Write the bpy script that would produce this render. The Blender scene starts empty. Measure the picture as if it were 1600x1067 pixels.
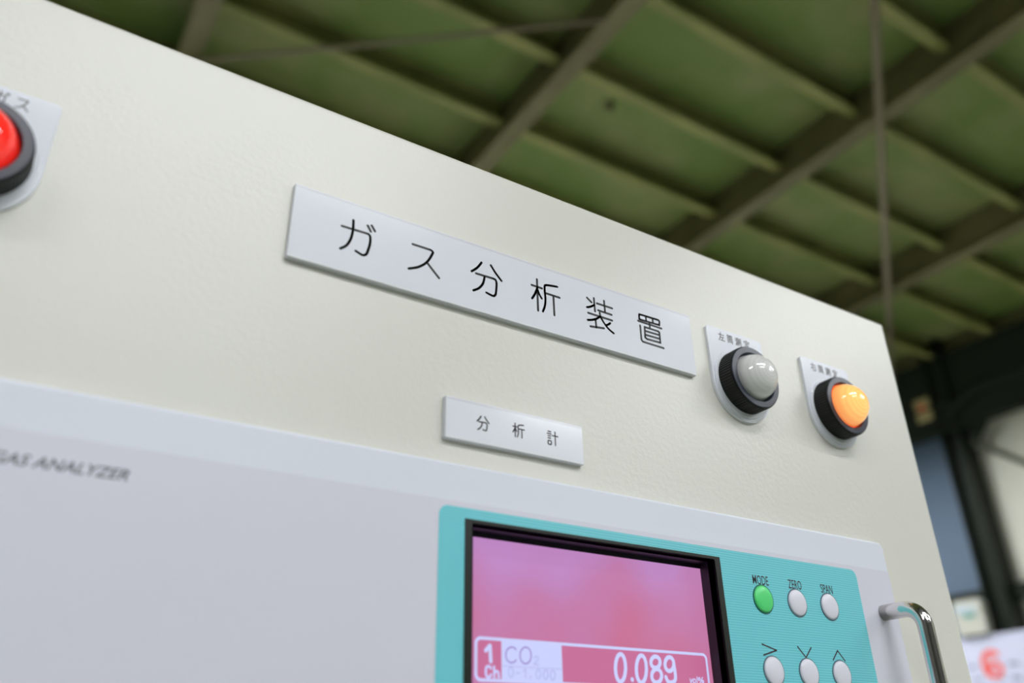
import bpy, bmesh, math, random
from mathutils import Vector, Matrix
random.seed(7)
scene = bpy.context.scene
COL = scene.collection

# ------------------------------------------------------------------ camera
FPX = 1297.3                       # focal length in pixels of the 1600 px wide frame
CAM = Vector((0.0, -0.31, 1.5))    # 31 cm in front of the cabinet door, eye height
F = Vector((0.48031352, 0.7451192, 0.46270541))
R = Vector((0.8447934, -0.53486457, -0.0156208))
U = Vector((-0.23584537, -0.39839336, 0.88637446))
cd = bpy.data.cameras.new('camera')
cam = bpy.data.objects.new('camera', cd); COL.objects.link(cam)
cam.matrix_world = Matrix(((R.x, U.x, -F.x, CAM.x), (R.y, U.y, -F.y, CAM.y), (R.z, U.z, -F.z, CAM.z), (0, 0, 0, 1)))
cd.sensor_width = 36.0; cd.lens = FPX * 36.0 / 1600.0
cd.clip_start = 0.01; cd.clip_end = 60
cd.dof.use_dof = True; cd.dof.focus_distance = 0.445; cd.dof.aperture_fstop = 4.6
scene.camera = cam

# ------------------------------------------------------------------ world, exposure
w = bpy.data.worlds.new('daylight'); scene.world = w; w.use_nodes = True
w.node_tree.nodes['Background'].inputs[0].default_value = (0.80, 0.90, 1.0, 1)
w.node_tree.nodes['Background'].inputs[1].default_value = 0.30
vs = scene.view_settings
vs.view_transform = 'Standard'; vs.look = 'None'; vs.gamma = 1.0; vs.use_curve_mapping = False
vs.exposure = 0.27
PANEL_STRENGTH = 25.5

# ------------------------------------------------------------------ helpers
def plane_pt(px, py, Y):
    """photo pixel -> point on the plane y = Y (all door lettering lies on such planes)"""
    d = F * FPX + R * (px - 800) - U * (py - 533.5)
    return CAM + d * ((Y - CAM.y) / d.y)

def srgb(r, g, b):
    f = lambda c: (c / 255 / 12.92) if c / 255 <= 0.04045 else ((c / 255 + 0.055) / 1.055) ** 2.4
    return (f(r), f(g), f(b), 1)

def mat(name, col, rough=0.5, metal=0.0, emit=None, estr=0.0, bump=None, vary=None, coat=0.0, sss=0.0, spec=0.5):
    m = bpy.data.materials.new(name); m.use_nodes = True
    nt = m.node_tree; b = nt.nodes['Principled BSDF']
    b.inputs['Base Color'].default_value = col
    b.inputs['Roughness'].default_value = rough
    b.inputs['Metallic'].default_value = metal
    b.inputs['Coat Weight'].default_value = coat
    b.inputs['Coat Roughness'].default_value = 0.04
    b.inputs['Specular IOR Level'].default_value = spec
    if sss:
        b.inputs['Subsurface Weight'].default_value = sss
        b.inputs['Subsurface Radius'].default_value = (1, 1, 1); b.inputs['Subsurface Scale'].default_value = 0.012
    if emit:
        b.inputs['Emission Color'].default_value = emit
        b.inputs['Emission Strength'].default_value = estr
    tc = nt.nodes.new('ShaderNodeTexCoord')
    if bump:
        sc, st, dist = bump
        n = nt.nodes.new('ShaderNodeTexNoise'); n.inputs['Scale'].default_value = sc; n.inputs['Detail'].default_value = 2
        nt.links.new(tc.outputs['Object'], n.inputs['Vector'])
        bp = nt.nodes.new('ShaderNodeBump'); bp.inputs['Strength'].default_value = st; bp.inputs['Distance'].default_value = dist
        nt.links.new(n.outputs[0], bp.inputs['Height']); nt.links.new(bp.outputs[0], b.inputs['Normal'])
    if vary:
        sc, col2, lo, hi = vary
        n = nt.nodes.new('ShaderNodeTexNoise'); n.inputs['Scale'].default_value = sc; n.inputs['Detail'].default_value = 4
        nt.links.new(tc.outputs['Object'], n.inputs['Vector'])
        mr = nt.nodes.new('ShaderNodeMapRange'); mr.inputs[1].default_value = lo; mr.inputs[2].default_value = hi
        nt.links.new(n.outputs[0], mr.inputs[0])
        mx = nt.nodes.new('ShaderNodeMix'); mx.data_type = 'RGBA'
        mx.inputs[6].default_value = col; mx.inputs[7].default_value = col2
        nt.links.new(mr.outputs[0], mx.inputs[0]); nt.links.new(mx.outputs[2], b.inputs['Base Color'])
    return m

def link(name, me, m, parent=None, smooth=False):
    o = bpy.data.objects.new(name, me); COL.objects.link(o)
    if m is not None:
        me.materials.clear(); me.materials.append(m)
    if smooth:
        for p in me.polygons: p.use_smooth = True
    if parent is not None: o.parent = parent
    return o

def obj(name, bm, m, parent=None, smooth=False):
    bmesh.ops.recalc_face_normals(bm, faces=bm.faces)
    me = bpy.data.meshes.new(name); bm.to_mesh(me); bm.free()
    return link(name, me, m, parent, smooth)

def thing(name, label, cat, group=None, loc=(0, 0, 0)):
    o = bpy.data.objects.new(name, None); COL.objects.link(o); o.location = loc
    o.empty_display_size = 0.05
    o['label'] = label; o['category'] = cat
    if group: o['group'] = group
    return o

def keep(parent, *objs):
    """parts are modelled in world coordinates: cancel the parent's offset"""
    for o in objs: o.location = -Vector(parent.location) if parent.parent is None else (0, 0, 0)

def box(bm, x0, x1, y0, y1, z0, z1):
    v = [bm.verts.new((x, y, z)) for x in (x0, x1) for y in (y0, y1) for z in (z0, z1)]
    fs = []
    for f in ((0, 1, 3, 2), (4, 6, 7, 5), (0, 4, 5, 1), (2, 3, 7, 6), (0, 2, 6, 4), (1, 5, 7, 3)):
        fs.append(bm.faces.new([v[i] for i in f]))
    return v, fs

def bbox(x0, x1, y0, y1, z0, z1, bev=0.0, seg=2):
    bm = bmesh.new(); box(bm, x0, x1, y0, y1, z0, z1)
    if bev: bmesh.ops.bevel(bm, geom=bm.edges[:], offset=bev, segments=seg, profile=0.5, affect='EDGES')
    return bm

def prism_xz(pts, y0, y1, bev=0.0, front_only=True):
    """outline in x,z extruded from y1 (back) to y0 (front)"""
    bm = bmesh.new()
    a = [bm.verts.new((x, y0, z)) for x, z in pts]; b = [bm.verts.new((x, y1, z)) for x, z in pts]
    fa = bm.faces.new(a); bm.faces.new(b[::-1]); n = len(pts)
    for i in range(n): bm.faces.new((a[i], b[i], b[(i + 1) % n], a[(i + 1) % n]))
    if bev:
        bmesh.ops.bevel(bm, geom=list(fa.edges), offset=bev, segments=2, profile=0.5, affect='EDGES')
    return bm

def rrect(x0, x1, z0, z1, r, seg=6):
    """rounded rectangle outline; r = radius or (bl, br, tr, tl)"""
    if not isinstance(r, tuple): r = (r,) * 4
    out = []
    for (cx, cz, a0), q in zip((((x0, z0, 180)), ((x1, z0, 270)), ((x1, z1, 0)), ((x0, z1, 90))), r):
        if q <= 0: out.append((cx, cz)); continue
        ox = cx + (q if cx == x0 else -q); oz = cz + (q if cz == z0 else -q)
        for k in range(seg + 1):
            t = math.radians(a0 + 90 * k / seg); out.append((ox + q * math.cos(t), oz + q * math.sin(t)))
    return out

def tube(bm, pts, rad, n=10, cap=True):
    pts = [Vector(p) for p in pts]; rings = []
    up = None
    for i, p in enumerate(pts):
        t = (pts[min(i + 1, len(pts) - 1)] - pts[max(i - 1, 0)]).normalized()
        if up is None:
            up = Vector((0, 0, 1)) if abs(t.z) < 0.9 else Vector((1, 0, 0))
        a = (up - t * up.dot(t)).normalized(); up = a; b = t.cross(a)
        rings.append([bm.verts.new(p + (a * math.cos(2 * math.pi * k / n) + b * math.sin(2 * math.pi * k / n)) * rad) for k in range(n)])
    for r0, r1 in zip(rings, rings[1:]):
        for k in range(n): bm.faces.new((r0[k], r0[(k + 1) % n], r1[(k + 1) % n], r1[k]))
    if cap: bm.faces.new(rings[0][::-1]); bm.faces.new(rings[-1])

def lathe_y(prof, cx, cz, n=64, rfun=None):
    """profile of (radius, y) turned about the axis x=cx, z=cz parallel to y"""
    bm = bmesh.new(); rings = []
    for j, (r, y) in enumerate(prof):
        if r < 1e-7: rings.append([bm.verts.new((cx, y, cz))]); continue
        ring = []
        for k in range(n):
            a = 2 * math.pi * k / n; q = r if rfun is None else rfun(j, k, r)
            ring.append(bm.verts.new((cx + q * math.cos(a), y, cz + q * math.sin(a))))
        rings.append(ring)
    for r0, r1 in zip(rings, rings[1:]):
        for k in range(n):
            k2 = (k + 1) % n
            if len(r0) == 1 and len(r1) == 1: continue
            if len(r0) == 1: bm.faces.new((r0[0], r1[k2], r1[k]))
            elif len(r1) == 1: bm.faces.new((r0[k], r0[k2], r1[0]))
            else: bm.faces.new((r0[k], r0[k2], r1[k2], r1[k]))
    return bm

def smooth_line(pts, sub=6):
    if len(pts) < 3: return pts
    P = [pts[0]] + list(pts) + [pts[-1]]; out = []
    for i in range(1, len(P) - 2):
        p0, p1, p2, p3 = P[i - 1], P[i], P[i + 1], P[i + 2]
        for s in range(sub):
            t = s / sub
            out.append(tuple(0.5 * (2 * p1[k] + (p2[k] - p0[k]) * t + (2 * p0[k] - 5 * p1[k] + 4 * p2[k] - p3[k]) * t * t
                                    + (3 * p1[k] - p0[k] - 3 * p2[k] + p3[k]) * t ** 3) for k in (0, 1)))
    out.append(tuple(pts[-1])); return out

def ink(bm, strokes, wd, Y, step=0.0):
    """flat printed strokes (x,z polylines) of width wd on the plane y = Y, round ends"""
    for st in strokes:
        for (xa, za), (xb, zb) in zip(st, st[1:]):
            dx, dz = xb - xa, zb - za; L = math.hypot(dx, dz)
            if L < 1e-9: continue
            nx, nz = -dz / L * wd / 2, dx / L * wd / 2
            Y -= step
            bm.faces.new([bm.verts.new((x, Y, z)) for x, z in ((xa + nx, za + nz), (xa - nx, za - nz), (xb - nx, zb - nz), (xb + nx, zb + nz))])
        for (x, z) in st:
            Y -= step
            bm.faces.new([bm.verts.new((x + wd / 2 * math.cos(k * math.pi / 5), Y, z + wd / 2 * math.sin(k * math.pi / 5))) for k in range(10)])

def ink_obj(name, strokes, wd, Y, m, parent):
    bm = bmesh.new(); ink(bm, strokes, wd, Y)
    for f in bm.faces:
        if f.normal.y > 0: f.normal_flip()
    me = bpy.data.meshes.new(name); bm.to_mesh(me); bm.free()
    return link(name, me, m, parent)

def from_crop(ox, oy, sc, Y, strokes):
    """strokes read off an enlarged crop of the photograph -> x,z on plane y = Y; ('c', pts) is a curve"""
    out = []
    for s in strokes:
        curve = s[0] == 'c'; pts = s[1] if curve else s
        q = []
        for a, b in pts:
            v = plane_pt(ox + a / sc, oy + b / sc, Y); q.append((v.x, v.z))
        out.append(smooth_line(q) if curve else q)
    return out

def text_mesh(name, s, m, parent, x, z, Y, height, width=None, shear=0.0, bold=0.0, align='LEFT', axis='y'):
    cu = bpy.data.curves.new(name, 'FONT'); cu.body = s; cu.size = 1.0; cu.shear = shear; cu.offset = bold
    cu.align_x = 'LEFT'; cu.resolution_u = 3
    t = bpy.data.objects.new(name + '_tmp', cu); COL.objects.link(t)
    bpy.context.view_layer.update()
    me = bpy.data.meshes.new_from_object(t.evaluated_get(bpy.context.evaluated_depsgraph_get()))
    bpy.data.objects.remove(t); bpy.data.curves.remove(cu)
    xs = [v.co.x for v in me.vertices]; ys = [v.co.y for v in me.vertices]
    x0, x1, y0, y1 = min(xs), max(xs), min(ys), max(ys)
    sy = height / (y1 - y0); sx = sy if width is None else width / (x1 - x0)
    W = (x1 - x0) * sx
    off = {'LEFT': 0, 'CENTER': -W / 2, 'RIGHT': -W}[align]
    for v in me.vertices:
        a = (v.co.x - x0) * sx + off; b = (v.co.y - y0) * sy
        v.co = (x + a, Y, z + b)
    me.name = name
    return link(name, me, m, parent)

def plate_with_hole(x0, x1, z0, z1, hx0, hx1, hz0, hz1, y0, y1, rc, bev):
    """front plate with one rectangular opening"""
    bm = bmesh.new()
    xs = [x0, hx0, hx1, x1]; zs = [z0, hz0, hz1, z1]
    V = {}
    for yy in (y0, y1):
        for i in range(4):
            for j in range(4): V[i, j, yy] = bm.verts.new((xs[i], yy, zs[j]))
    for i in range(3):
        for j in range(3):
            if i == 1 and j == 1: continue
            for yy in (y0, y1): bm.faces.new([V[i, j, yy], V[i + 1, j, yy], V[i + 1, j + 1, yy], V[i, j + 1, yy]])
    rim = [(i, 0) for i in range(4)] + [(3, j) for j in range(1, 4)] + [(i, 3) for i in (2, 1, 0)] + [(0, j) for j in (2, 1)]
    for loop in (rim, [(1, 1), (2, 1), (2, 2), (1, 2)]):
        for k in range(len(loop)):
            a, b = loop[k], loop[(k + 1) % len(loop)]
            bm.faces.new([V[a[0], a[1], y0], V[b[0], b[1], y0], V[b[0], b[1], y1], V[a[0], a[1], y1]])
    bmesh.ops.recalc_face_normals(bm, faces=bm.faces)
    if rc:
        ce = [e for e in bm.edges if abs(e.verts[0].co.y - e.verts[1].co.y) > 1e-6 and abs(e.verts[0].co.x - e.verts[1].co.x) < 1e-6
              and min(abs(e.verts[0].co.x - x0), abs(e.verts[0].co.x - x1)) < 1e-6 and min(abs(e.verts[0].co.z - z0), abs(e.verts[0].co.z - z1)) < 1e-6]
        bmesh.ops.bevel(bm, geom=ce, offset=rc, segments=6, profile=0.5, affect='EDGES')
    if bev:
        oe = [e for e in bm.edges if all(abs(v.co.y - y0) < 1e-6 for v in e.verts) and len(e.link_faces) == 2 and e.calc_face_angle(0) > 1
              and not all(x0 + .001 < v.co.x < x1 - .001 and z0 + .001 < v.co.z < z1 - .001 for v in e.verts)]
        bmesh.ops.bevel(bm, geom=oe, offset=bev, segments=3, profile=0.5, affect='EDGES')
    return bm

# ------------------------------------------------------------------ materials
M = {}
M['cream'] = mat('cream_powder_coat', (0.80, 0.795, 0.72, 1), 0.33, bump=(330, 0.24, 0.0006), vary=(3, (0.785, 0.78, 0.705, 1), .4, .6))
M['plate'] = mat('white_acrylic', (0.89, 0.92, 0.99, 1), 0.14, coat=0.2)
M['plate_core'] = mat('clear_acrylic_edge', (0.80, 0.81, 0.87, 1), 0.15)
M['plate_edge'] = mat('bright_acrylic_edge', (0.95, 0.96, 1.0, 1), 0.1)
M['ink'] = mat('black_ink', (0.006, 0.006, 0.008, 1), 0.4)
M['ink_thin'] = mat('dark_engraving', (0.04, 0.03, 0.045, 1), 0.5)
M['grey_face'] = mat('light_grey_paint', (0.82, 0.86, 0.95, 1), 0.42, bump=(900, 0.05, 0.0003))
M['overlay'] = mat('pale_lilac_film', (0.78, 0.78, 0.88, 1), 0.38)
M['black_plastic'] = mat('black_plastic', (0.007, 0.008, 0.006, 1), 0.38, spec=0.25)
M['bezel_face'] = mat('black_plastic_blue_sheen', (0.017, 0.024, 0.046, 1), 0.34, spec=0.45)  # bluish sheen of reflected light is put into the base colour
M['lens_white'] = mat('milky_lens', (0.97, 0.97, 0.95, 1), 0.08, coat=0.8)
M['lens_red'] = mat('lit_red_lens', (0.75, 0.02, 0.015, 1), 0.10, emit=(1, 0.03, 0.02, 1), estr=0.55, coat=0.6)
M['lens_amber'] = mat('lit_amber_lens', (0.95, 0.45, 0.12, 1), 0.10, emit=(1.0, 0.42, 0.12, 1), estr=0.66, coat=0.5)
M['amber_base'] = mat('lit_amber_lens_rim', (0.9, 0.14, 0.04, 1), 0.2, emit=(1.0, 0.10, 0.02, 1), estr=0.6)
M['red_base'] = mat('red_lens_rim', (0.7, 0.02, 0.015, 1), 0.2, emit=(1, 0.02, 0.01, 1), estr=0.3)
M['white_base'] = mat('milky_lens_rim', (0.6, 0.6, 0.58, 1), 0.2)
M['chrome'] = mat('chrome', (0.78, 0.76, 0.73, 1), 0.17, metal=1.0)
M['green_key'] = mat('green_key', srgb(95, 236, 135), 0.35)
M['white_key'] = mat('white_key', (0.85, 0.84, 0.94, 1), 0.35)
M['key_rim'] = mat('grey_key_rim', (0.12, 0.20, 0.25, 1), 0.5)
M['green_rim'] = mat('dark_green_key_rim', (0.01, 0.16, 0.13, 1), 0.5)
M['screen_frame'] = mat('black_screen_frame', (0.010, 0.013, 0.009, 1), 0.40)
M['screen_well'] = mat('gloss_black_well', (0.010, 0.010, 0.018, 1), 0.45)
M['lcd_white'] = mat('lcd_white', (0.1, 0.1, 0.12, 1), 0.3, emit=srgb(198, 205, 250), estr=0.78)
M['lcd_grey'] = mat('lcd_grey', (0.1, 0.1, 0.12, 1), 0.3, emit=srgb(168, 170, 222), estr=0.74)
M['lcd_purple'] = mat('lcd_purple', (0.1, 0.1, 0.12, 1), 0.3, emit=srgb(140, 105, 190), estr=0.74)
M['lcd_rose'] = mat('lcd_rose', (0.1, 0.05, 0.07, 1), 0.3, emit=srgb(198, 105, 150), estr=0.74)
M['girder'] = mat('olive_painted_steel', (0.165, 0.148, 0.064, 1), 0.6, vary=(2.5, (0.12, 0.107, 0.045, 1), .4, .62))
M['purlin'] = mat('olive_green_steel', (0.275, 0.28, 0.088, 1), 0.6, vary=(2.0, (0.19, 0.21, 0.058, 1), .4, .6))
M['roof_panel'] = mat('green_roof_board', (0.235, 0.262, 0.100, 1), 0.65, vary=(1.6, (0.150, 0.225, 0.052, 1), .38, .62))
M['roof_sheet'] = mat('dark_roof_sheet', (0.03, 0.04, 0.02, 1), 0.8)
M['rod'] = mat('brown_steel_rod', (0.22, 0.185, 0.12, 1), 0.5)
M['column'] = mat('dark_green_column_paint', (0.014, 0.020, 0.013, 1), 0.6, spec=0.25)
M['wall_panel'] = mat('grey_white_wall_sheet', (0.82, 0.82, 0.71, 1), 0.6, vary=(0.9, (0.75, 0.75, 0.65, 1), .4, .6))
M['wall_blue'] = mat('slate_blue_wall_sheet', (0.11, 0.165, 0.25, 1), 0.5, vary=(0.8, (0.09, 0.14, 0.215, 1), .4, .6))
M['wall_base'] = mat('wall_backing', (0.10, 0.11, 0.10, 1), 0.7)
M['bounce_concrete'] = mat('bounce_concrete', (0.72, 0.73, 0.64, 1), 0.6, vary=(1.5, (0.66, 0.67, 0.58, 1), .35, .65), bump=(40, .1, .002))
M['floor_paint'] = mat('grey_green_floor_paint', (0.24, 0.26, 0.21, 1), 0.5, vary=(1.2, (0.20, 0.22, 0.175, 1), .4, .6))
M['banner'] = mat('white_banner', (0.66, 0.68, 0.88, 1), 0.45)
M['logo_red'] = mat('red_print', (0.95, 0.085, 0.05, 1), 0.5)
M['logo_pink'] = mat('light_red_print', (0.92, 0.36, 0.34, 1), 0.5)
M['print_blue'] = mat('dark_blue_print', (0.20, 0.22, 0.34, 1), 0.5)
M['off_white'] = mat('off_white_plastic', (0.55, 0.55, 0.49, 1), 0.4)
M['teal_print'] = mat('teal_print', (0.10, 0.34, 0.30, 1), 0.5)
M['pale_blue'] = mat('pale_blue_print', (0.50, 0.60, 0.68, 1), 0.3)
M['yellow_sign'] = mat('faded_yellow_sign', (0.42, 0.36, 0.17, 1), 0.5)
M['wall_dark'] = mat('dim_grey_wall', (0.10, 0.10, 0.09, 1), 0.7)
M['fixture'] = mat('white_enamel', (0.75, 0.75, 0.72, 1), 0.4)
M['diffuser'] = mat('lit_opal_diffuser', (0.9, 0.9, 0.9, 1), 0.4, emit=(0.96, 0.975, 1.0, 1), estr=PANEL_STRENGTH)

def striped_teal():
    m = mat('teal_striped_film', (0.2, 0.5, 0.5, 1), 0.33)
    nt = m.node_tree; b = nt.nodes['Principled BSDF']
    tc = nt.nodes.new('ShaderNodeTexCoord'); sp = nt.nodes.new('ShaderNodeSeparateXYZ')
    nt.links.new(tc.outputs['Object'], sp.inputs[0])
    mu = nt.nodes.new('ShaderNodeMath'); mu.operation = 'MULTIPLY'; mu.inputs[1].default_value = 2 * math.pi / 0.00125
    nt.links.new(sp.outputs[2], mu.inputs[0])
    si = nt.nodes.new('ShaderNodeMath'); si.operation = 'SINE'; nt.links.new(mu.outputs[0], si.inputs[0])
    mr = nt.nodes.new('ShaderNodeMapRange'); mr.inputs[1].default_value = -0.6; mr.inputs[2].default_value = 0.6
    nt.links.new(si.outputs[0], mr.inputs[0])
    mx = nt.nodes.new('ShaderNodeMix'); mx.data_type = 'RGBA'
    mx.inputs[6].default_value = (0.155, 0.64, 0.72, 1); mx.inputs[7].default_value = (0.235, 0.77, 0.85, 1)
    nt.links.new(mr.outputs[0], mx.inputs[0]); nt.links.new(mx.outputs[2], b.inputs['Base Color'])
    return m
M['teal'] = striped_teal()

def lcd_screen():
    m = mat('pink_lcd', (0.05, 0.03, 0.05, 1), 0.12)
    nt = m.node_tree; b = nt.nodes['Principled BSDF']
    tc = nt.nodes.new('ShaderNodeTexCoord')
    n = nt.nodes.new('ShaderNodeTexNoise'); n.inputs['Scale'].default_value = 22; n.inputs['Detail'].default_value = 1.5
    nt.links.new(tc.outputs['Object'], n.inputs['Vector'])
    r = nt.nodes.new('ShaderNodeValToRGB'); e = r.color_ramp.elements
    e[0].position = 0.25; e[0].color = srgb(198, 142, 204)
    e[1].position = 0.80; e[1].color = srgb(206, 116, 152)
    e.new(0.5).color = srgb(200, 130, 180)
    sp = nt.nodes.new('ShaderNodeSeparateXYZ'); nt.links.new(tc.outputs['Object'], sp.inputs[0])
    mr = nt.nodes.new('ShaderNodeMapRange'); mr.inputs[1].default_value = 1.595; mr.inputs[2].default_value = 1.545
    mr.inputs[3].default_value = -0.2; mr.inputs[4].default_value = 0.2; nt.links.new(sp.outputs[2], mr.inputs[0])
    ad = nt.nodes.new('ShaderNodeMath'); nt.links.new(n.outputs[0], ad.inputs[0]); nt.links.new(mr.outputs[0], ad.inputs[1])
    nt.links.new(ad.outputs[0], r.inputs[0]); nt.links.new(r.outputs[0], b.inputs['Emission Color'])
    b.inputs['Emission Strength'].default_value = 0.74
    return m
M['lcd'] = lcd_screen()

def lamp_glow(m, rim, crown, y0=-.0112, y1=-.0253):
    """a lit lens: the bulb shows brighter and yellower through the crown than through the rim"""
    nt = m.node_tree; b = nt.nodes['Principled BSDF']
    tc = nt.nodes.new('ShaderNodeTexCoord'); sp = nt.nodes.new('ShaderNodeSeparateXYZ'); nt.links.new(tc.outputs['Object'], sp.inputs[0])
    mr = nt.nodes.new('ShaderNodeMapRange'); mr.inputs[1].default_value = y0; mr.inputs[2].default_value = y1; nt.links.new(sp.outputs[1], mr.inputs[0])
    r = nt.nodes.new('ShaderNodeValToRGB'); e = r.color_ramp.elements
    e[0].position = 0.05; e[0].color = rim; e[1].position = 0.75; e[1].color = crown
    nt.links.new(mr.outputs[0], r.inputs[0]); nt.links.new(r.outputs[0], b.inputs['Emission Color'])
def moulded_rings(m, cx, cz, k=0.86, pitch=.0021):
    """the concentric optic moulded into the inside of the lens, seen as faint rings in its colour"""
    nt = m.node_tree; b = nt.nodes['Principled BSDF']; col = b.inputs['Base Color'].default_value[:]
    tc = nt.nodes.new('ShaderNodeTexCoord'); mp = nt.nodes.new('ShaderNodeVectorMath'); mp.operation = 'SUBTRACT'; mp.inputs[1].default_value = (cx, 0, cz)
    nt.links.new(tc.outputs['Object'], mp.inputs[0])
    fl = nt.nodes.new('ShaderNodeVectorMath'); fl.operation = 'MULTIPLY'; fl.inputs[1].default_value = (1, 0, 1); nt.links.new(mp.outputs[0], fl.inputs[0])
    ln = nt.nodes.new('ShaderNodeVectorMath'); ln.operation = 'LENGTH'; nt.links.new(fl.outputs[0], ln.inputs[0])
    mu = nt.nodes.new('ShaderNodeMath'); mu.operation = 'MULTIPLY'; mu.inputs[1].default_value = 2 * math.pi / pitch; nt.links.new(ln.outputs['Value'], mu.inputs[0])
    si = nt.nodes.new('ShaderNodeMath'); si.operation = 'SINE'; nt.links.new(mu.outputs[0], si.inputs[0])
    mr = nt.nodes.new('ShaderNodeMapRange'); mr.inputs[1].default_value = -1; mr.inputs[2].default_value = 1; nt.links.new(si.outputs[0], mr.inputs[0])
    mx = nt.nodes.new('ShaderNodeMix'); mx.data_type = 'RGBA'; mx.inputs[6].default_value = col; mx.inputs[7].default_value = (col[0] * k, col[1] * k, col[2] * k, 1)
    nt.links.new(mr.outputs[0], mx.inputs[0]); nt.links.new(mx.outputs[2], b.inputs['Base Color'])
moulded_rings(M['lens_white'], .3622, 1.7062, .93, .0019); moulded_rings(M['lens_amber'], .4460, 1.7062, .8); moulded_rings(M['lens_red'], -.0378, 1.7070, .7)
lamp_glow(M['lens_amber'], (1.0, 0.24, 0.07, 1), (1.0, 0.58, 0.19, 1))

# ------------------------------------------------------------------ the setting: hall
ZG = 5.0       # underside of the girders
ZC = 5.30      # roof boards
XW = 7.80      # right-hand wall
floor = obj('floor', bbox(-6, XW, -9, 9, -0.12, 0), M['floor_paint']); floor['kind'] = 'structure'
obj('bounce_slab', bbox(-2.5, XW - .05, 0.9, 8.9, 0.0005, 0.012), M['bounce_concrete'], floor)     # unseen pale slab, added to bounce light up onto the ceiling steel
ceiling = obj('ceiling', bbox(-6, XW + .2, -9, 9, ZC + 0.03, ZC + 0.10), M['roof_sheet']); ceiling['kind'] = 'structure'
GX = [-3.44, -1.59, 0.26, 2.10, 3.945, 5.81, 7.62]   # left flange edges of the girders
FW = 0.115
def ibeam_y(x0, wd, z0, z1, y0, y1, web=0.02, fl=0.018):
    bm = bmesh.new()
    box(bm, x0, x0 + wd, y0, y1, z0, z0 + fl); box(bm, x0, x0 + wd, y0, y1, z1 - fl, z1)
    box(bm, x0 + wd / 2 - web / 2, x0 + wd / 2 + web / 2, y0, y1, z0 + fl, z1 - fl)
    return bm
for x in GX: obj('girder', ibeam_y(x, FW, ZG, ZC + .03, -9, 9), M['girder'], ceiling)
PY = [1.276 + 0.615 * k + 0.0 for k in range(-3, 12)]           # far edge of each purlin's lower flange
bays = list(zip(GX, GX[1:]))
pm = {}
for x0, x1 in bays:
    a, b = x0 + FW / 2 + .011, x1 + FW / 2 - .011
    for y in PY:
        bm = bmesh.new()                               # lipped channel, open towards the cabinet side
        box(bm, a, b, y - .004, y, 5.13, ZC); box(bm, a, b, y - .070, y - .004, 5.13, 5.134)
        box(bm, a, b, y - .070, y - .004, ZC - .004, ZC); box(bm, a, b, y - .070, y - .066, 5.134, 5.155)
        obj('purlin', bm, M['purlin'], ceiling)
    for y0, y1 in zip([PY[0] - .615] + PY, PY + [PY[-1] + .615]):
        obj('roof_board', bbox(a, b, y0 + .004, y1 - .004, ZC + .001, ZC + .029), M['roof_panel'], ceiling)
def rod(p, q, rad, name, parent, m, n=10):
    bm = bmesh.new(); tube(bm, [p, q], rad, n); return obj(name, bm, m, parent, True)
rod((-1.55, 4.92, 4.985), (2.10, 1.99, 4.985), 0.013, 'brace_rod', ceiling, M['rod'])
rod((2.15, 0.46, 4.93), (7.62, 4.23, 4.93), 0.023, 'brace_rod', ceiling, M['rod'])
bm = bmesh.new(); tube(bm, [(2.725, 2.716, ZC + .002), (2.725, 2.716, ZC - .02)], .032, 14); tube(bm, [(2.725, 2.716, ZC - .02), (2.725, 2.716, ZC - .05)], .018, 10)
obj('bolt_cap', bm, M['girder'], ceiling)

wall = obj('wall_right', bbox(XW, XW + .12, -9, 9, 0, ZC + .03), M['wall_base']); wall['kind'] = 'structure'
y = -8.9
while y < 8.9:                                        # vertical sheets with open joints
    m = M['wall_blue'] if 3.7 < y + .3 < 7 else M['wall_panel']
    obj('wall_sheet', bbox(XW - .03, XW - .002, y + .004, y + .596, 0.02, 5.12, .006, 1), m, wall)
    y += 0.6
def column(y0, y1, x0, x1, parent):
    bm = bmesh.new(); f = .02
    box(bm, x0, x1, y0, y0 + f, 0, ZC); box(bm, x0, x1, y1 - f, y1, 0, ZC); box(bm, (x0 + x1) / 2 - .01, (x0 + x1) / 2 + .01, y0 + f, y1 - f, 0, ZC)
    return obj('column', bm, M['column'], parent)
for yc in (-4.6, -0.5, 3.6): column(yc, yc + .19, 7.50, 7.74, wall)
# header beam under the eaves, wall rails, knee brace, diagonal strut
bm = bmesh.new(); box(bm, 7.48, 7.60, -9, 9, 4.34, 4.36); box(bm, 7.48, 7.60, -9, 9, 4.60, 4.62); box(bm, 7.53, 7.55, -9, 9, 4.36, 4.60)
obj('header_beam', bm, M['column'], wall)
obj('eave_board', bbox(7.56, 7.76, -9, 9, 4.60, 5.12), M['column'], wall)
obj('wall_rail', bbox(7.66, 7.77, -9, 9, 2.79, 2.91), M['column'], wall)
obj('wall_rail', bbox(7.66, 7.77, -9, 9, 1.0, 1.12), M['column'], wall)
rod((7.60, 3.56, 4.20), (7.60, 2.2, 3.08), 0.026, 'wall_brace', wall, mat('grey_green_strut', (0.11, 0.12, 0.085, 1), .6))
obj('gusset_plate', prism_xz([(0, 0), (.24, 0), (0, -.3)], -.006, .006), M['column'], wall)
g = COL.objects['gusset_plate']; g.rotation_euler.z = -math.pi / 2; g.location = (7.60, 3.60, 4.34)
bm = bmesh.new(); tube(bm, [(7.45, 3.62, 4.48), (7.45, 3.35, 4.62), (7.45, 2.9, 4.63), (7.45, 1.2, 4.66)], .022, 10)
obj('conduit', bm, M['column'], wall, True)
front = obj('wall_front', bbox(-6.12, XW + .12, -9.12, -9, 0, ZC + .03), M['wall_dark']); front['kind'] = 'structure'
left = obj('wall_left', bbox(-6.12, -6, -9, 9, 0, ZC + .03), M['wall_dark']); left['kind'] = 'structure'
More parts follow.
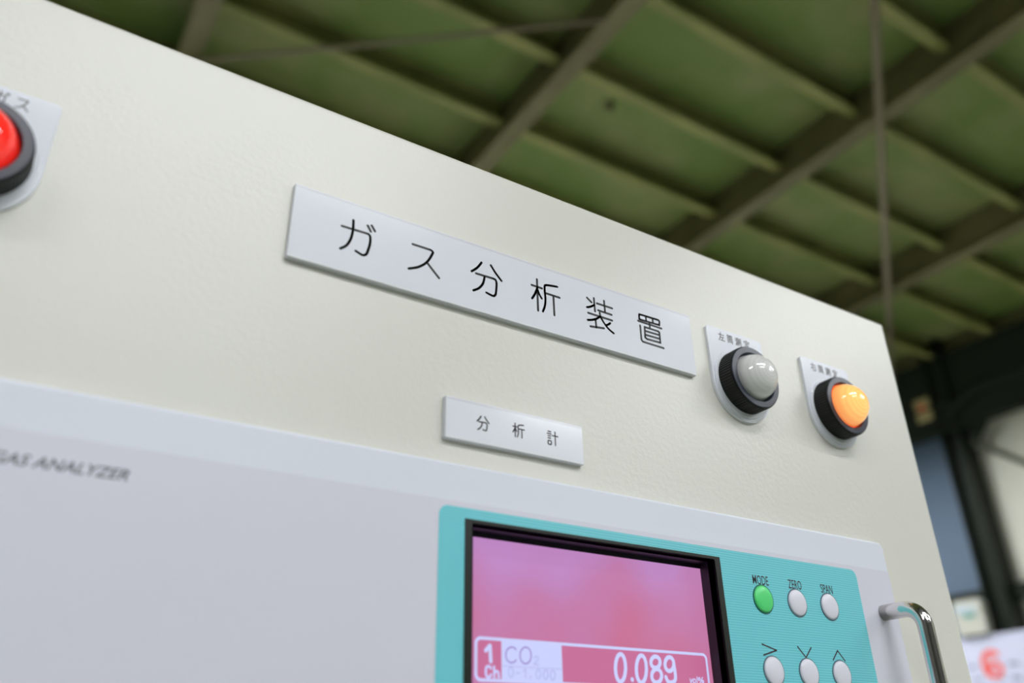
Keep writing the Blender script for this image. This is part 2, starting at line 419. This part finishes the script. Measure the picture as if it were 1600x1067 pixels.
back = obj('wall_back', bbox(-6, XW + .12, 9, 9.12, 0, ZC + .03), M['wall_panel']); back['kind'] = 'structure'

# ------------------------------------------------------------------ panel lights of the hall (behind the viewer; unseen rows behind the cabinet added to brighten wall and ceiling)
def fixture(x, y, L, label):
    t = thing('panel_light', label, 'ceiling light', 'panel lights hung over the hall', (x, y, 4.3))
    bm = bmesh.new(); box(bm, -L / 2, L / 2, -.20, .20, .012, .075)
    bmesh.ops.bevel(bm, geom=bm.edges[:], offset=.012, segments=2, profile=.5, affect='EDGES')
    obj('housing', bm, M['fixture'], t)
    bm = bmesh.new(); box(bm, -L / 2 + .03, L / 2 - .03, -.18, .18, -.006, .0115)
    obj('diffuser', bm, M['diffuser'], t)
    for s in (-.4, .4):
        bm = bmesh.new(); tube(bm, [(L * s, 0, .074), (L * s, 0, ZC - 4.3)], .006, 6); obj('hanger', bm, M['rod'], t)
    return t
for fy, row in ((-2.8, 'first row before its door'), (-4.9, 'second row farther out'), (3.95, 'added row hidden behind the cabinet'), (6.6, 'added last row behind the cabinet')):
    for fx, place in ((-3.4, 'near the left wall'), (0.5, 'in line with the cabinet'), (4.6 if fy < 0 else 5.3, 'near the right wall')):
        if fx < 0 and fy != -2.8: continue
        fixture(fx, fy, 2.4, 'white panel light fixture %s, %s' % (place, row))

# ------------------------------------------------------------------ control cabinet
X0, X1, ZT = -0.119, 0.5309, 1.7956
AX0, AX1, AZ0, AZ1 = -0.053, 0.4636, 1.4435, 1.6219     # analyzer faceplate
cab = thing('control_cabinet', 'tall cream steel control cabinet with nameplates and pilot lamps on its door', 'cabinet', loc=(0.2055, 0.23, 0))
HX0, HX1, HZ0, HZ1 = AX0 + .02, AX1 - .02, AZ0 + .012, AZ1 - .012
bm = bmesh.new()
for b in ((X0, X0 + .003, .024, .45, .1, ZT), (X1 - .003, X1, .024, .45, .1, ZT), (X0, X1, .447, .45, .1, ZT), (X0, X1, .024, .45, ZT - .003, ZT), (X0, X1, .024, .45, .1, .103)): box(bm, *b)
body = obj('body', bm, M['cream'], cab)
door = obj('door', plate_with_hole(X0, X1, .1, ZT, HX0, HX1, HZ0, HZ1, 0, .022, 0, .0028), M['cream'], cab)
plinth = obj('plinth', bbox(X0 + .01, X1 - .01, .03, .44, 0, .1), M['black_plastic'], cab)
hd = obj('door_latch', bbox(X0 + .02, X0 + .045, -.012, 0, 1.0, 1.12, .004), M['chrome'], cab)
keep(cab, body, door, plinth, hd)

# --- nameplates
def nameplate(x0, x1, z0, z1, th, label):
    o = obj('nameplate', prism_xz(rrect(x0, x1, z0, z1, .0006, 2), -th, 0, .0005), M['plate_core'], cab)
    fm = obj('white_face', bbox(x0 + .0004, x1 - .0004, -th - .00003, -th + .0004, z0 + .0009, z1 - .0016), M['plate'], o)
    fl_ = obj('white_face', bbox(x0 + .0004, x1 - .0004, -th - .00002, -th + .0003, z0 + .0002, z0 + .0009), M['plate_edge'], o)
    o['label'] = label; keep(cab, o); return o
big = nameplate(.0817, .3243, 1.7021, 1.7416, .003, 'long white acrylic nameplate with large black characters')
small = nameplate(.1616, .2388, 1.6335, 1.6537, .003, 'small white acrylic nameplate')
YI = -.00306
c3 = lambda s: from_crop(500, 320, 1600 / 220, YI, s)
c4 = lambda s: from_crop(720, 390, 1600 / 180, YI, s)
c5 = lambda s: from_crop(900, 450, 1552 / 160, YI, s)
GA = c3([[(250, 240), (540, 328)], ('c', [(540, 328), (562, 345), (572, 380), (566, 450), (535, 545), (515, 567), (490, 572), (465, 562), (405, 523)]),
         ('c', [(380, 175), (376, 270), (352, 380), (300, 460), (230, 496)]), [(543, 236), (577, 303)], [(588, 236), (624, 300)]])
SU = c3([[(1054, 447), (1255, 512)], ('c', [(1255, 512), (1278, 530), (1278, 556), (1215, 650), (1120, 705), (1008, 724)]), [(1215, 655), (1352, 832)]])
BUN = c4([('c', [(288, 178), (230, 248), (150, 300)]), ('c', [(418, 218), (480, 320), (565, 434)]), [(212, 330), (450, 402)],
          ('c', [(450, 402), (485, 425), (497, 480), (488, 600), (470, 638), (440, 640), (355, 596)]), ('c', [(330, 375), (308, 470), (250, 535), (175, 565)])])
SEKI = c4([[(1057, 412), (1074, 845)], [(984, 490), (1126, 538)], ('c', [(1060, 540), (1030, 615), (990, 676)]), ('c', [(1068, 560), (1090, 620), (1124, 678)]),
           ('c', [(1340, 516), (1230, 497), (1180, 494), (1164, 512), (1168, 600), (1176, 690), (1168, 780), (1140, 858)]), [(1172, 602), (1372, 668)], [(1286, 645), (1300, 910)]])
SOU = c5([[(166, 145), (235, 216)], [(270, 152), (288, 352)], ('c', [(165, 290), (215, 284), (275, 258)]), [(316, 232), (548, 308)], [(424, 194), (440, 362)], [(336, 338), (540, 406)],
          [(184, 375), (548, 492)], [(360, 376), (366, 430)], ('c', [(366, 430), (310, 465), (240, 482), (178, 482)]), [(296, 478), (308, 595)], [(220, 580), (424, 610)],
          ('c', [(374, 440), (420, 520), (490, 615), (572, 686)]), ('c', [(518, 532), (490, 552), (455, 566)])])
OKI = c5([('c', [(958, 396), (1100, 440), (1235, 482), (1260, 500), (1264, 530), (1258, 560), (1240, 556), (985, 480), (962, 462), (956, 420), (958, 396)]),
          [(1055, 428), (1064, 498)], [(1160, 462), (1166, 528)], [(940, 496), (1296, 614)], [(1114, 520), (1120, 606)],
          [(1040, 590), (1240, 654), (1262, 672), (1280, 830), (1075, 772), (1048, 745), (1040, 590)], [(1050, 650), (1266, 714)], [(1054, 708), (1270, 770)],
          [(972, 566), (992, 780), (1012, 812), (1330, 912)]])
bigt = ink_obj('lettering', GA + SU + BUN + SEKI + SOU + OKI, .00134, YI, M['ink'], big)
c7 = lambda s: from_crop(730, 640, 10.0, YI, s)
def fit(strokes, tgt):
    xs = [p[0] for s in strokes for p in s]; zs = [p[1] for s in strokes for p in s]
    tx = [p[0] for p in tgt]; tz = [p[1] for p in tgt]
    f = lambda v, a, b, c, d: c + (v - a) / (b - a) * (d - c)
    return [[(f(x, min(xs), max(xs), min(tx), max(tx)), f(z, min(zs), max(zs), min(tz), max(tz))) for x, z in s] for s in strokes]
b1 = c7([[(155, 168), (340, 212), (210, 100), (275, 330)]])[0]
b2 = c7([[(715, 350), (893, 320), (750, 212), (858, 445)]])[0]
KEI = c7([[(1262, 334), (1304, 346)], [(1252, 366), (1310, 382)], [(1264, 402), (1304, 414)], [(1264, 437), (1302, 447)],
          [(1270, 478), (1305, 486), (1316, 496), (1314, 538), (1300, 546), (1272, 536), (1264, 524), (1266, 482)], [(1330, 405), (1416, 424)], [(1370, 350), (1380, 560)]])
smt = ink_obj('lettering', fit(BUN, b1) + fit(SEKI, b2) + KEI, .00066, YI, M['ink_thin'], small)

# --- pilot lamps
def G(rows): return rows
HIDARI = [[(.05, .72), (.95, .72)], [(.42, 1.0), (.36, .62), (.22, .25), (.04, .02)], [(.36, .42), (.9, .42)], [(.62, .42), (.62, .04)], [(.28, .04), (.98, .04)]]
MIGI = [[(.05, .76), (.95, .76)], [(.42, 1.0), (.34, .7), (.2, .42), (.04, .22)], [(.36, .46), (.86, .46), (.86, .04), (.36, .04), (.36, .46)]]
TOU = [[(.2, 1.0), (.06, .8)], [(.16, .9), (.46, .9)], [(.3, .9), (.36, .78)], [(.62, 1.0), (.5, .8)], [(.58, .9), (.95, .9)], [(.72, .9), (.78, .78)],
       [(.12, .0), (.12, .66), (.88, .66), (.88, .04), (.78, .02)], [(.3, .5), (.7, .5)], [(.32, .36), (.68, .36), (.68, .14), (.32, .14), (.32, .36)]]
SOKU = [[(.05, .92), (.16, .82)], [(.02, .66), (.13, .56)], [(.04, .04), (.18, .36)], [(.28, .94), (.28, .28), (.58, .28), (.58, .94), (.28, .94)], [(.28, .72), (.58, .72)], [(.28, .5), (.58, .5)],
        [(.36, .24), (.24, .04)], [(.5, .24), (.6, .06)], [(.74, .86), (.74, .3)], [(.93, 1.0), (.93, .06), (.82, .02)]]
TEI = [[(.5, 1.0), (.5, .86)], [(.08, .68), (.08, .84), (.92, .84), (.92, .68)], [(.22, .62), (.78, .62)], [(.5, .62), (.5, .08)], [(.5, .36), (.8, .36)], [(.28, .42), (.22, .2), (.04, .0)], [(.2, .18), (.45, .06), (.98, .03)]]
GAU = [[(.08, .72), (.75, .72), (.72, .2), (.6, .03), (.5, .08)], [(.4, 1.0), (.38, .6), (.26, .2), (.06, .03)], [(.78, .98), (.84, .86)], [(.9, 1.0), (.96, .88)]]
SUU = [[(.14, .88), (.82, .88), (.66, .5), (.4, .2), (.06, .03)], [(.56, .38), (.96, .03)]]
def face_out(o):
    """open turned shells: make the faces look towards -y (out of the door)"""
    if sum(p.normal.y * p.area for p in o.data.polygons) > 0: o.data.flip_normals()
def pilot_lamp(cx, cz, lens_m, rim_m, chars, label, lens_label):
    n = 96
    prof = [(.0199, -.0030), (.0199, -.0036), (.0199, -.0118), (.0196, -.0126), (.0193, -.0131)]
    prof2 = [(.0150, -.0030)] + prof
    lam = obj('pilot_lamp', lathe_y(prof, cx, cz, 144, lambda j, k, r: r - (.00035 if (k % 2 == 0 and j in (1, 2)) else 0)), M['black_plastic'], cab)
    lam['label'] = label
    ring = obj('bezel_ring', lathe_y([(.0193, -.0131), (.0190, -.0134), (.0157, -.0135), (.0153, -.0131), (.0150, -.0122), (.0149, -.008), (.0146, -.008)], cx, cz, n), M['bezel_face'], lam)
    rim = obj('lens_rim', lathe_y([(.0148, -.0085), (.0146, -.0102), (.0143, -.0120), (.0138, -.0128)], cx, cz, n), rim_m, lam, True)
    pr = []
    N = 46
    for i in range(N + 1):
        t = i / N; a = t * math.pi / 2
        r = .0141 * math.cos(a); y = -.0112 - .0141 * math.sin(a)
        q = .000012 * math.sin(t * 2 * math.pi * 9) if t > .2 else 0
        pr.append((max(0, r) if i < N else 0.0, y - q))
    dome = obj('lens', lathe_y(pr, cx, cz, n), lens_m, lam, True); face_out(dome); face_out(rim); face_out(ring); dome['label'] = lens_label
    # legend plate: square shoulders above, round below the lamp
    hw = .0236; top = cz + .0343; r = .0236
    out = [(cx - hw + .0015, top), (cx - hw, top - .0015)] + [(cx + r * math.cos(math.radians(180 + 180 * k / 24)), cz - .0012 + r * math.sin(math.radians(180 + 180 * k / 24))) for k in range(25)] + [(cx + hw, top - .0015), (cx + hw - .0015, top)]
    pl = obj('legend_plate', prism_xz(out, -.0020, 0, .0004), M['plate'], lam)
    seal = obj('clear_washer', lathe_y([(.0222, -.0020), (.0222, -.0028), (.0218, -.0030), (.0185, -.0030)], cx, cz - .0004, n), M['plate'], lam)
    st = []
    h = .0056; ww = .0050; pit = .00725; z0 = cz + .0261
    for i, g_ in enumerate(chars):
        xx = cx + (i - (len(chars) - 1) / 2) * pit - ww / 2 - .0008
        st += [[(xx + a * ww, z0 + b * h) for a, b in s] for s in g_]
    tx = ink_obj('lettering', st, .00055, -.00204, M['ink_thin'], lam)
    keep(cab, lam)
    return lam
pilot_lamp(.3622, 1.7062, M['lens_white'], M['white_base'], [HIDARI, TOU, SOKU, TEI], 'unlit white pilot lamp in a black knurled bezel', 'milky white domed lens')
pilot_lamp(.4460, 1.7062, M['lens_amber'], M['amber_base'], [MIGI, TOU, SOKU, TEI], 'lit amber pilot lamp in a black knurled bezel', 'glowing amber domed lens')
pilot_lamp(-.0378, 1.7070, M['lens_red'], M['red_base'], [[], [], GAU, SUU], 'lit red pilot lamp in a black knurled bezel', 'glowing red domed lens')

# ------------------------------------------------------------------ gas analyzer
YF = -.004
an = thing('gas_analyzer', 'pale grey rack gas analyzer with teal keypad and pink screen, set into the cabinet door', 'gas analyzer', loc=(.2055, .1, AZ0))
def A(name, bm, m, label=None, smooth=False):
    o = obj(name, bm, m, an, smooth); keep(an, o)
    if label: o['label'] = label
    return o
OX0, OX1, OZ0, OZ1 = .1752, .3171, 1.4895, 1.5957         # screen opening
face = A('faceplate', plate_with_hole(AX0, AX1, AZ0, AZ1, OX0, OX1, OZ0, OZ1, YF, 0, .004, .0012), M['grey_face'])
SEAM = 1.6046
YO = YF - .0003
film = A('front_film', plate_with_hole(AX0 + .0008, AX1 - .0008, AZ0 + .012, SEAM, OX0, OX1, OZ0, OZ1, YO, YF, 0, 0), M['overlay'], 'pale lilac film below the top strip')
YT = YO - .0002
teal = A('keypad_panel', plate_with_hole(.1590, .4310, AZ0 + .02, 1.6022, OX0 - .0001, OX1 + .0001, OZ0 - .0001, OZ1 + .0001, YT, YO, .0042, 0), M['teal'], 'teal membrane keypad with fine stripes')
chas = A('chassis', bbox(HX0 + .004, HX1 - .004, .012, .05, HZ0 + .004, HZ1 - .004), M['grey_face'])
# black frame around the screen, its well, the display
YB = YT - .0004
A('screen_frame', plate_with_hole(.1714, .3212, OZ0 - .004, 1.5976, OX0, OX1, OZ0, OZ1, YB, YT, 0, 0), M['screen_frame'], 'flat black border of the screen')
YS = .0058
bm = bmesh.new()
t = .0004
for b in ((OX0 - t, OX0, YB, YS + .001, OZ0, OZ1), (OX1, OX1 + t, YB, YS + .001, OZ0, OZ1), (OX0, OX1, YB, YS + .001, OZ1, OZ1 + t), (OX0, OX1, YB, YS + .001, OZ0 - t, OZ0)): box(bm, *b)
A('screen_well', bm, M['screen_well'])
A('screen_mask', bbox(OX0, OX1, YS + .001, YS + .004, OZ1 - .0024, OZ1), M['screen_well'])
lcd = A('screen', bbox(OX0, OX1, YS, YS + .003, OZ0, OZ1 - .0024), M['lcd'], 'lit pink display')
# what the display shows
YD = YS - .0001; YD2 = YS - .0002
cs = lambda s, Y=YD: from_crop(730, 980, 8.0, Y, s)
cr = lambda s, Y=YD: from_crop(920, 990, 1600 / 230, Y, s)
tl = cs([[(110, 140)]])[0][0]; tr = cr([[(1268, 220)]])[0][0]
fx0 = tl[0]; fx1 = cr([[(1272, 236)]])[0][0][0]; fz1 = (tl[1] + tr[1]) / 2; fz0 = cs([[(120, 655)]])[0][0][1]
ol = rrect(fx0, fx1, fz0, fz1, .0022, 5); ol = ol + [ol[0]]
sub = lambda o: o
ink_obj('display_box', [ol], .00125, YD, M['lcd_white'], lcd)
wx0 = cs([[(428, 330)]])[0][0][0]; wx1 = cs([[(1185, 400)]])[0][0][0]; wz0 = fz0
def flat(name, x0, x1, z0, z1, Y, m):
    bm = bmesh.new(); bm.faces.new([bm.verts.new(c) for c in ((x0, Y, z0), (x1, Y, z0), (x1, Y, z1), (x0, Y, z1))])
    return obj(name, bm, m, lcd)
flat('display_field', fx0 + .0006, wx0, fz0, fz1, YD + .00003, M['lcd_rose'])
flat('display_field', wx0, wx1, fz0, fz1, YD - .00002, M['lcd_white'])
flat('display_field', wx1, fx1 - .0006, fz0, fz1, YD + .00003, M['lcd_rose'])
midz = cs([[(500, 487)]])[0][0][1]
ink_obj('display_line', [[(wx0, midz), (wx1, midz)]], .00025, YD2, M['lcd_grey'], lcd)
one = cs([[(232, 290), (285, 228), (295, 428)]], YD2)
ink_obj('lettering', one, .0016, YD2, M['lcd_white'], lcd)
ch = cs([('c', [(295, 515), (280, 490), (250, 490), (234, 520), (236, 590), (255, 622), (285, 620), (298, 590)]), [(335, 490), (340, 630)], ('c', [(338, 570), (360, 550), (388, 562), (396, 630)])], YD2)
ink_obj('lettering', ch, .0010, YD2, M['lcd_white'], lcd)
def ell(cx, cy, rx, ry, a0=0, a1=360, n=22):
    return [(cx + rx * math.cos(math.radians(a0 + (a1 - a0) * k / n)), cy + ry * math.sin(math.radians(a0 + (a1 - a0) * k / n))) for k in range(n + 1)]
co = cs([ell(556, 345, 74, 98, 40, 318), ell(730, 352, 70, 104)], YD2)
ink_obj('lettering', co, .00055, YD2, M['lcd_purple'], lcd)
ink_obj('lettering', cs([('c', [(835, 390), (850, 368), (880, 370), (886, 400), (834, 462)]), [(834, 462), (892, 466)]], YD2), .0004, YD2, M['lcd_grey'], lcd)
rng = cs([ell(546, 560, 30, 62), [(615, 570), (650, 573)], [(705, 548), (728, 520), (732, 632)], [(796, 610), (788, 645)], ell(890, 585, 28, 58), ell(982, 592, 28, 58), ell(1070, 598, 28, 58)], YD2)
ink_obj('lettering', rng, .00042, YD2, M['lcd_grey'], lcd)
dg = cr([('c', ell(345, 372, 55, 150, 0, 360, 12)), [(472, 496), (474, 502)], ('c', ell(572, 384, 55, 148, 0, 360, 12)), ell(725, 310, 50, 62), ell(738, 458, 54, 74),
         ell(876, 330, 48, 76), ('c', [(924, 330), (938, 420), (940, 500), (905, 530), (862, 520), (838, 470)])], YD2)
ink_obj('lettering', dg, .00185, YD2, M['lcd_white'], lcd)
vp = cr([[(1100, 490), (1112, 535), (1125, 492)], ell(1148, 515, 14, 22), [(1176, 470), (1180, 540)], ell(1200, 492, 9, 14), [(1236, 475), (1206, 545)], ell(1240, 522, 9, 14)], YD2)
ink_obj('lettering', vp, .00055, YD2, M['lcd_white'], lcd)

# keys
def key(cx, cz, m, rim):
    k = A('key', lathe_y([(.0068, YT), (.0068, YT - .0006), (.0060, YT - .0011), (.0035, YT - .0014), (0, YT - .0015)], cx, cz, 40), m, None, True)
    r = obj('key_rim', lathe_y([(.00745, YT), (.00745, YT - .0003), (.0068, YT - .0003)], cx, cz, 40), rim, k)
    face_out(k); face_out(r)
    return k
ky = lambda px, py: plane_pt(px, py, YT)
row1 = [(1192.3, 936), (1245.5, 942), (1296, 948)]; row2 = [(1209, 1048.5), (1264, 1051.5), (1315.3, 1054)]
for i, (px, py) in enumerate(row1 + row2):
    v = ky(px, py); k = key(v.x, v.z, M['green_key'] if i == 0 else M['white_key'], M['green_rim'] if i == 0 else M['key_rim'])
    if i == 0: k['label'] = 'round green key'
YL = YT - .00008
for s, (bx, by), (ex, ey), hh in (('MODE', (1177, 912), (1200, 913.5), .0048), ('ZERO', (1232.5, 919), (1252, 920.5), .0048), ('SPAN', (1283.5, 926), (1300.5, 927), .0048)):
    a = plane_pt(bx, by, YL); b = plane_pt(ex, ey, YL)
    o = text_mesh('lettering', s, M['ink_thin'], teal, a.x, a.z, YL, hh, b.x - a.x + .0006, bold=.005)
ck = lambda s: from_crop(1160, 880, 1027 / 180, YL, s)
ink_obj('lettering', ck([[(175, 720), (305, 776), (190, 818)], [(492, 742), (568, 840), (612, 752)], [(810, 862), (848, 778), (916, 870)]]), .00075, YL, M['ink_thin'], teal)
# model lettering on the film
YG = YO - .00008
o = text_mesh('lettering', 'GAS ANALYZER', mat('grey_print', (0.10, 0.10, 0.13, 1), .5), film, .0372, 1.5925, YG, .0040, .0418, shear=.32, bold=.012, align='RIGHT')
# chrome pull handle
hx, hz, ho, br = .4494, 1.5797, -.0285, .0105
pts = [(hx, YF + .0005, hz)]
for k in range(0, 9):
    a = math.radians(90 * k / 8); pts.append((hx, ho + br - br * math.sin(a), hz - br + br * math.cos(a)))
pts2 = [(x, yy, (AZ0 + AZ1) - .0 - zz + (-.0135)) for x, yy, zz in pts][::-1]
hzb = AZ0 + .030
pts2 = [(hx, yy, hzb + (hz - zz)) for x, yy, zz in pts][::-1]
bm = bmesh.new(); tube(bm, pts + pts2, .0044, 20)
hnd = A('handle', bm, M['chrome'], 'chrome bow handle', True)

# ------------------------------------------------------------------ things on the far wall
# banner in front of the column
bn = thing('banner', 'white hanging banner with a red swirl emblem in front of the dark column', 'banner', loc=(7.46, 3.5, 1.75))
def W(name, bm, m, par, root=None, smooth=False):
    o = obj(name, bm, m, par, smooth)
    if par.parent is None: keep(par, o)
    return o
bs = W('sheet', bbox(7.455, 7.462, 2.7, 4.6, 1.75, 2.485, .002, 1), M['banner'], bn)
W('top_bar', bbox(7.448, 7.470, 2.68, 4.62, 2.475, 2.50, .004, 1), M['banner'], bn)
W('bracket', bbox(7.462, 7.50, 3.62, 3.66, 2.44, 2.47), M['column'], bn); W('bracket', bbox(7.462, 7.50, 3.73, 3.77, 2.44, 2.47), M['column'], bn)
def ink_x(name, strokes, wd, X, m, par):
    bm = bmesh.new()
    ink(bm, strokes, wd, 0, 1.5e-5)
    for v in bm.verts: v.co = Vector((X + v.co.y, v.co.x, v.co.z))
    me = bpy.data.meshes.new(name); bm.to_mesh(me); bm.free(); return link(name, me, m, par)
def wall_pts(X, pts, curve=True):
    q = []
    for px, py in pts:
        d = F * FPX + R * (px - 800) - U * (py - 533.5); v = CAM + d * ((X - CAM.x) / d.x); q.append((v.y, v.z))
    return smooth_line(q) if curve else q
d8 = lambda pts: [(1480 + a / 7.26, 920 + b / 7.26) for a, b in pts]
ink_x('emblem', [wall_pts(7.453, d8([(560, 740), (500, 712), (435, 735), (408, 800), (420, 880), (460, 955), (520, 992), (585, 985), (618, 925), (595, 868), (540, 850), (495, 875), (490, 920)]))], .040, 7.4535, M['logo_red'], bs)
ink_x('emblem', [wall_pts(7.453, d8([(530, 760), (475, 775), (460, 830), (472, 880)]))], .018, 7.4525, M['logo_pink'], bs)
rows = [((700, 850), (820, 845)), ((270, 890), (330, 888)), ((510, 1005), (650, 1000)), ((740, 1010), (860, 1000)), ((320, 1030), (400, 1025))]
for a, b in rows:
    st = []
    n = max(3, int((b[0] - a[0]) / 22))
    for k in range(n):
        x = a[0] + (b[0] - a[0]) * k / n; yy = a[1]
        st += [wall_pts(7.453, d8([(x, yy - 18), (x + 10, yy + 14)]), False), wall_pts(7.453, d8([(x - 4, yy), (x + 14, yy - 2)]), False)]
    ink_x('print', st, .012, 7.4535, M['print_blue'], bs)

# small off-white box unit above the banner
un = thing('wall_box', 'small off-white rounded box with teal label hanging above the banner', 'control box', loc=(7.48, 3.9, 2.51))
bm = bmesh.new()
ol = rrect(3.775, 4.035, 2.51, 2.80, (.02, .02, .045, .045), 5)
a = [bm.verts.new((7.40, p, q)) for p, q in ol]; b = [bm.verts.new((7.52, p, q)) for p, q in ol]
bm.faces.new(a); bm.faces.new(b[::-1])
for i in range(len(ol)): bm.faces.new((a[i], b[i], b[(i + 1) % len(ol)], a[(i + 1) % len(ol)]))
W('case', bm, M['off_white'], un)
W('window', bbox(7.392, 7.402, 3.90, 4.01, 2.69, 2.755, .003, 1), M['pale_blue'], un)
W('window', bbox(7.392, 7.402, 3.835, 3.885, 2.69, 2.745, .003, 1), M['pale_blue'], un)
W('label_strip', bbox(7.394, 7.402, 3.845, 3.955, 2.65, 2.685, .002, 1), M['teal_print'], un)
W('mounting_rail', bbox(7.42, 7.77, 3.80, 4.01, 2.495, 2.515), M['column'], un)

# little yellow sign high on the wall by the column
sg = thing('warning_sign', 'small faded yellow sign with a red mark high up beside the column', 'sign', loc=(7.5, 3.885, 4.5))
pl_ = W('plate', bbox(7.49, 7.50, 3.80, 3.96, 4.50, 4.73, .004, 1), M['yellow_sign'], sg)
W('stay', bbox(7.50, 7.57, 3.86, 3.90, 4.60, 4.64), M['column'], sg)
ink_x('mark', [[(3.885, 4.66), (3.885, 4.60)], [(3.865, 4.63), (3.905, 4.63)]], .034, 7.4885, M['logo_red'], pl_)
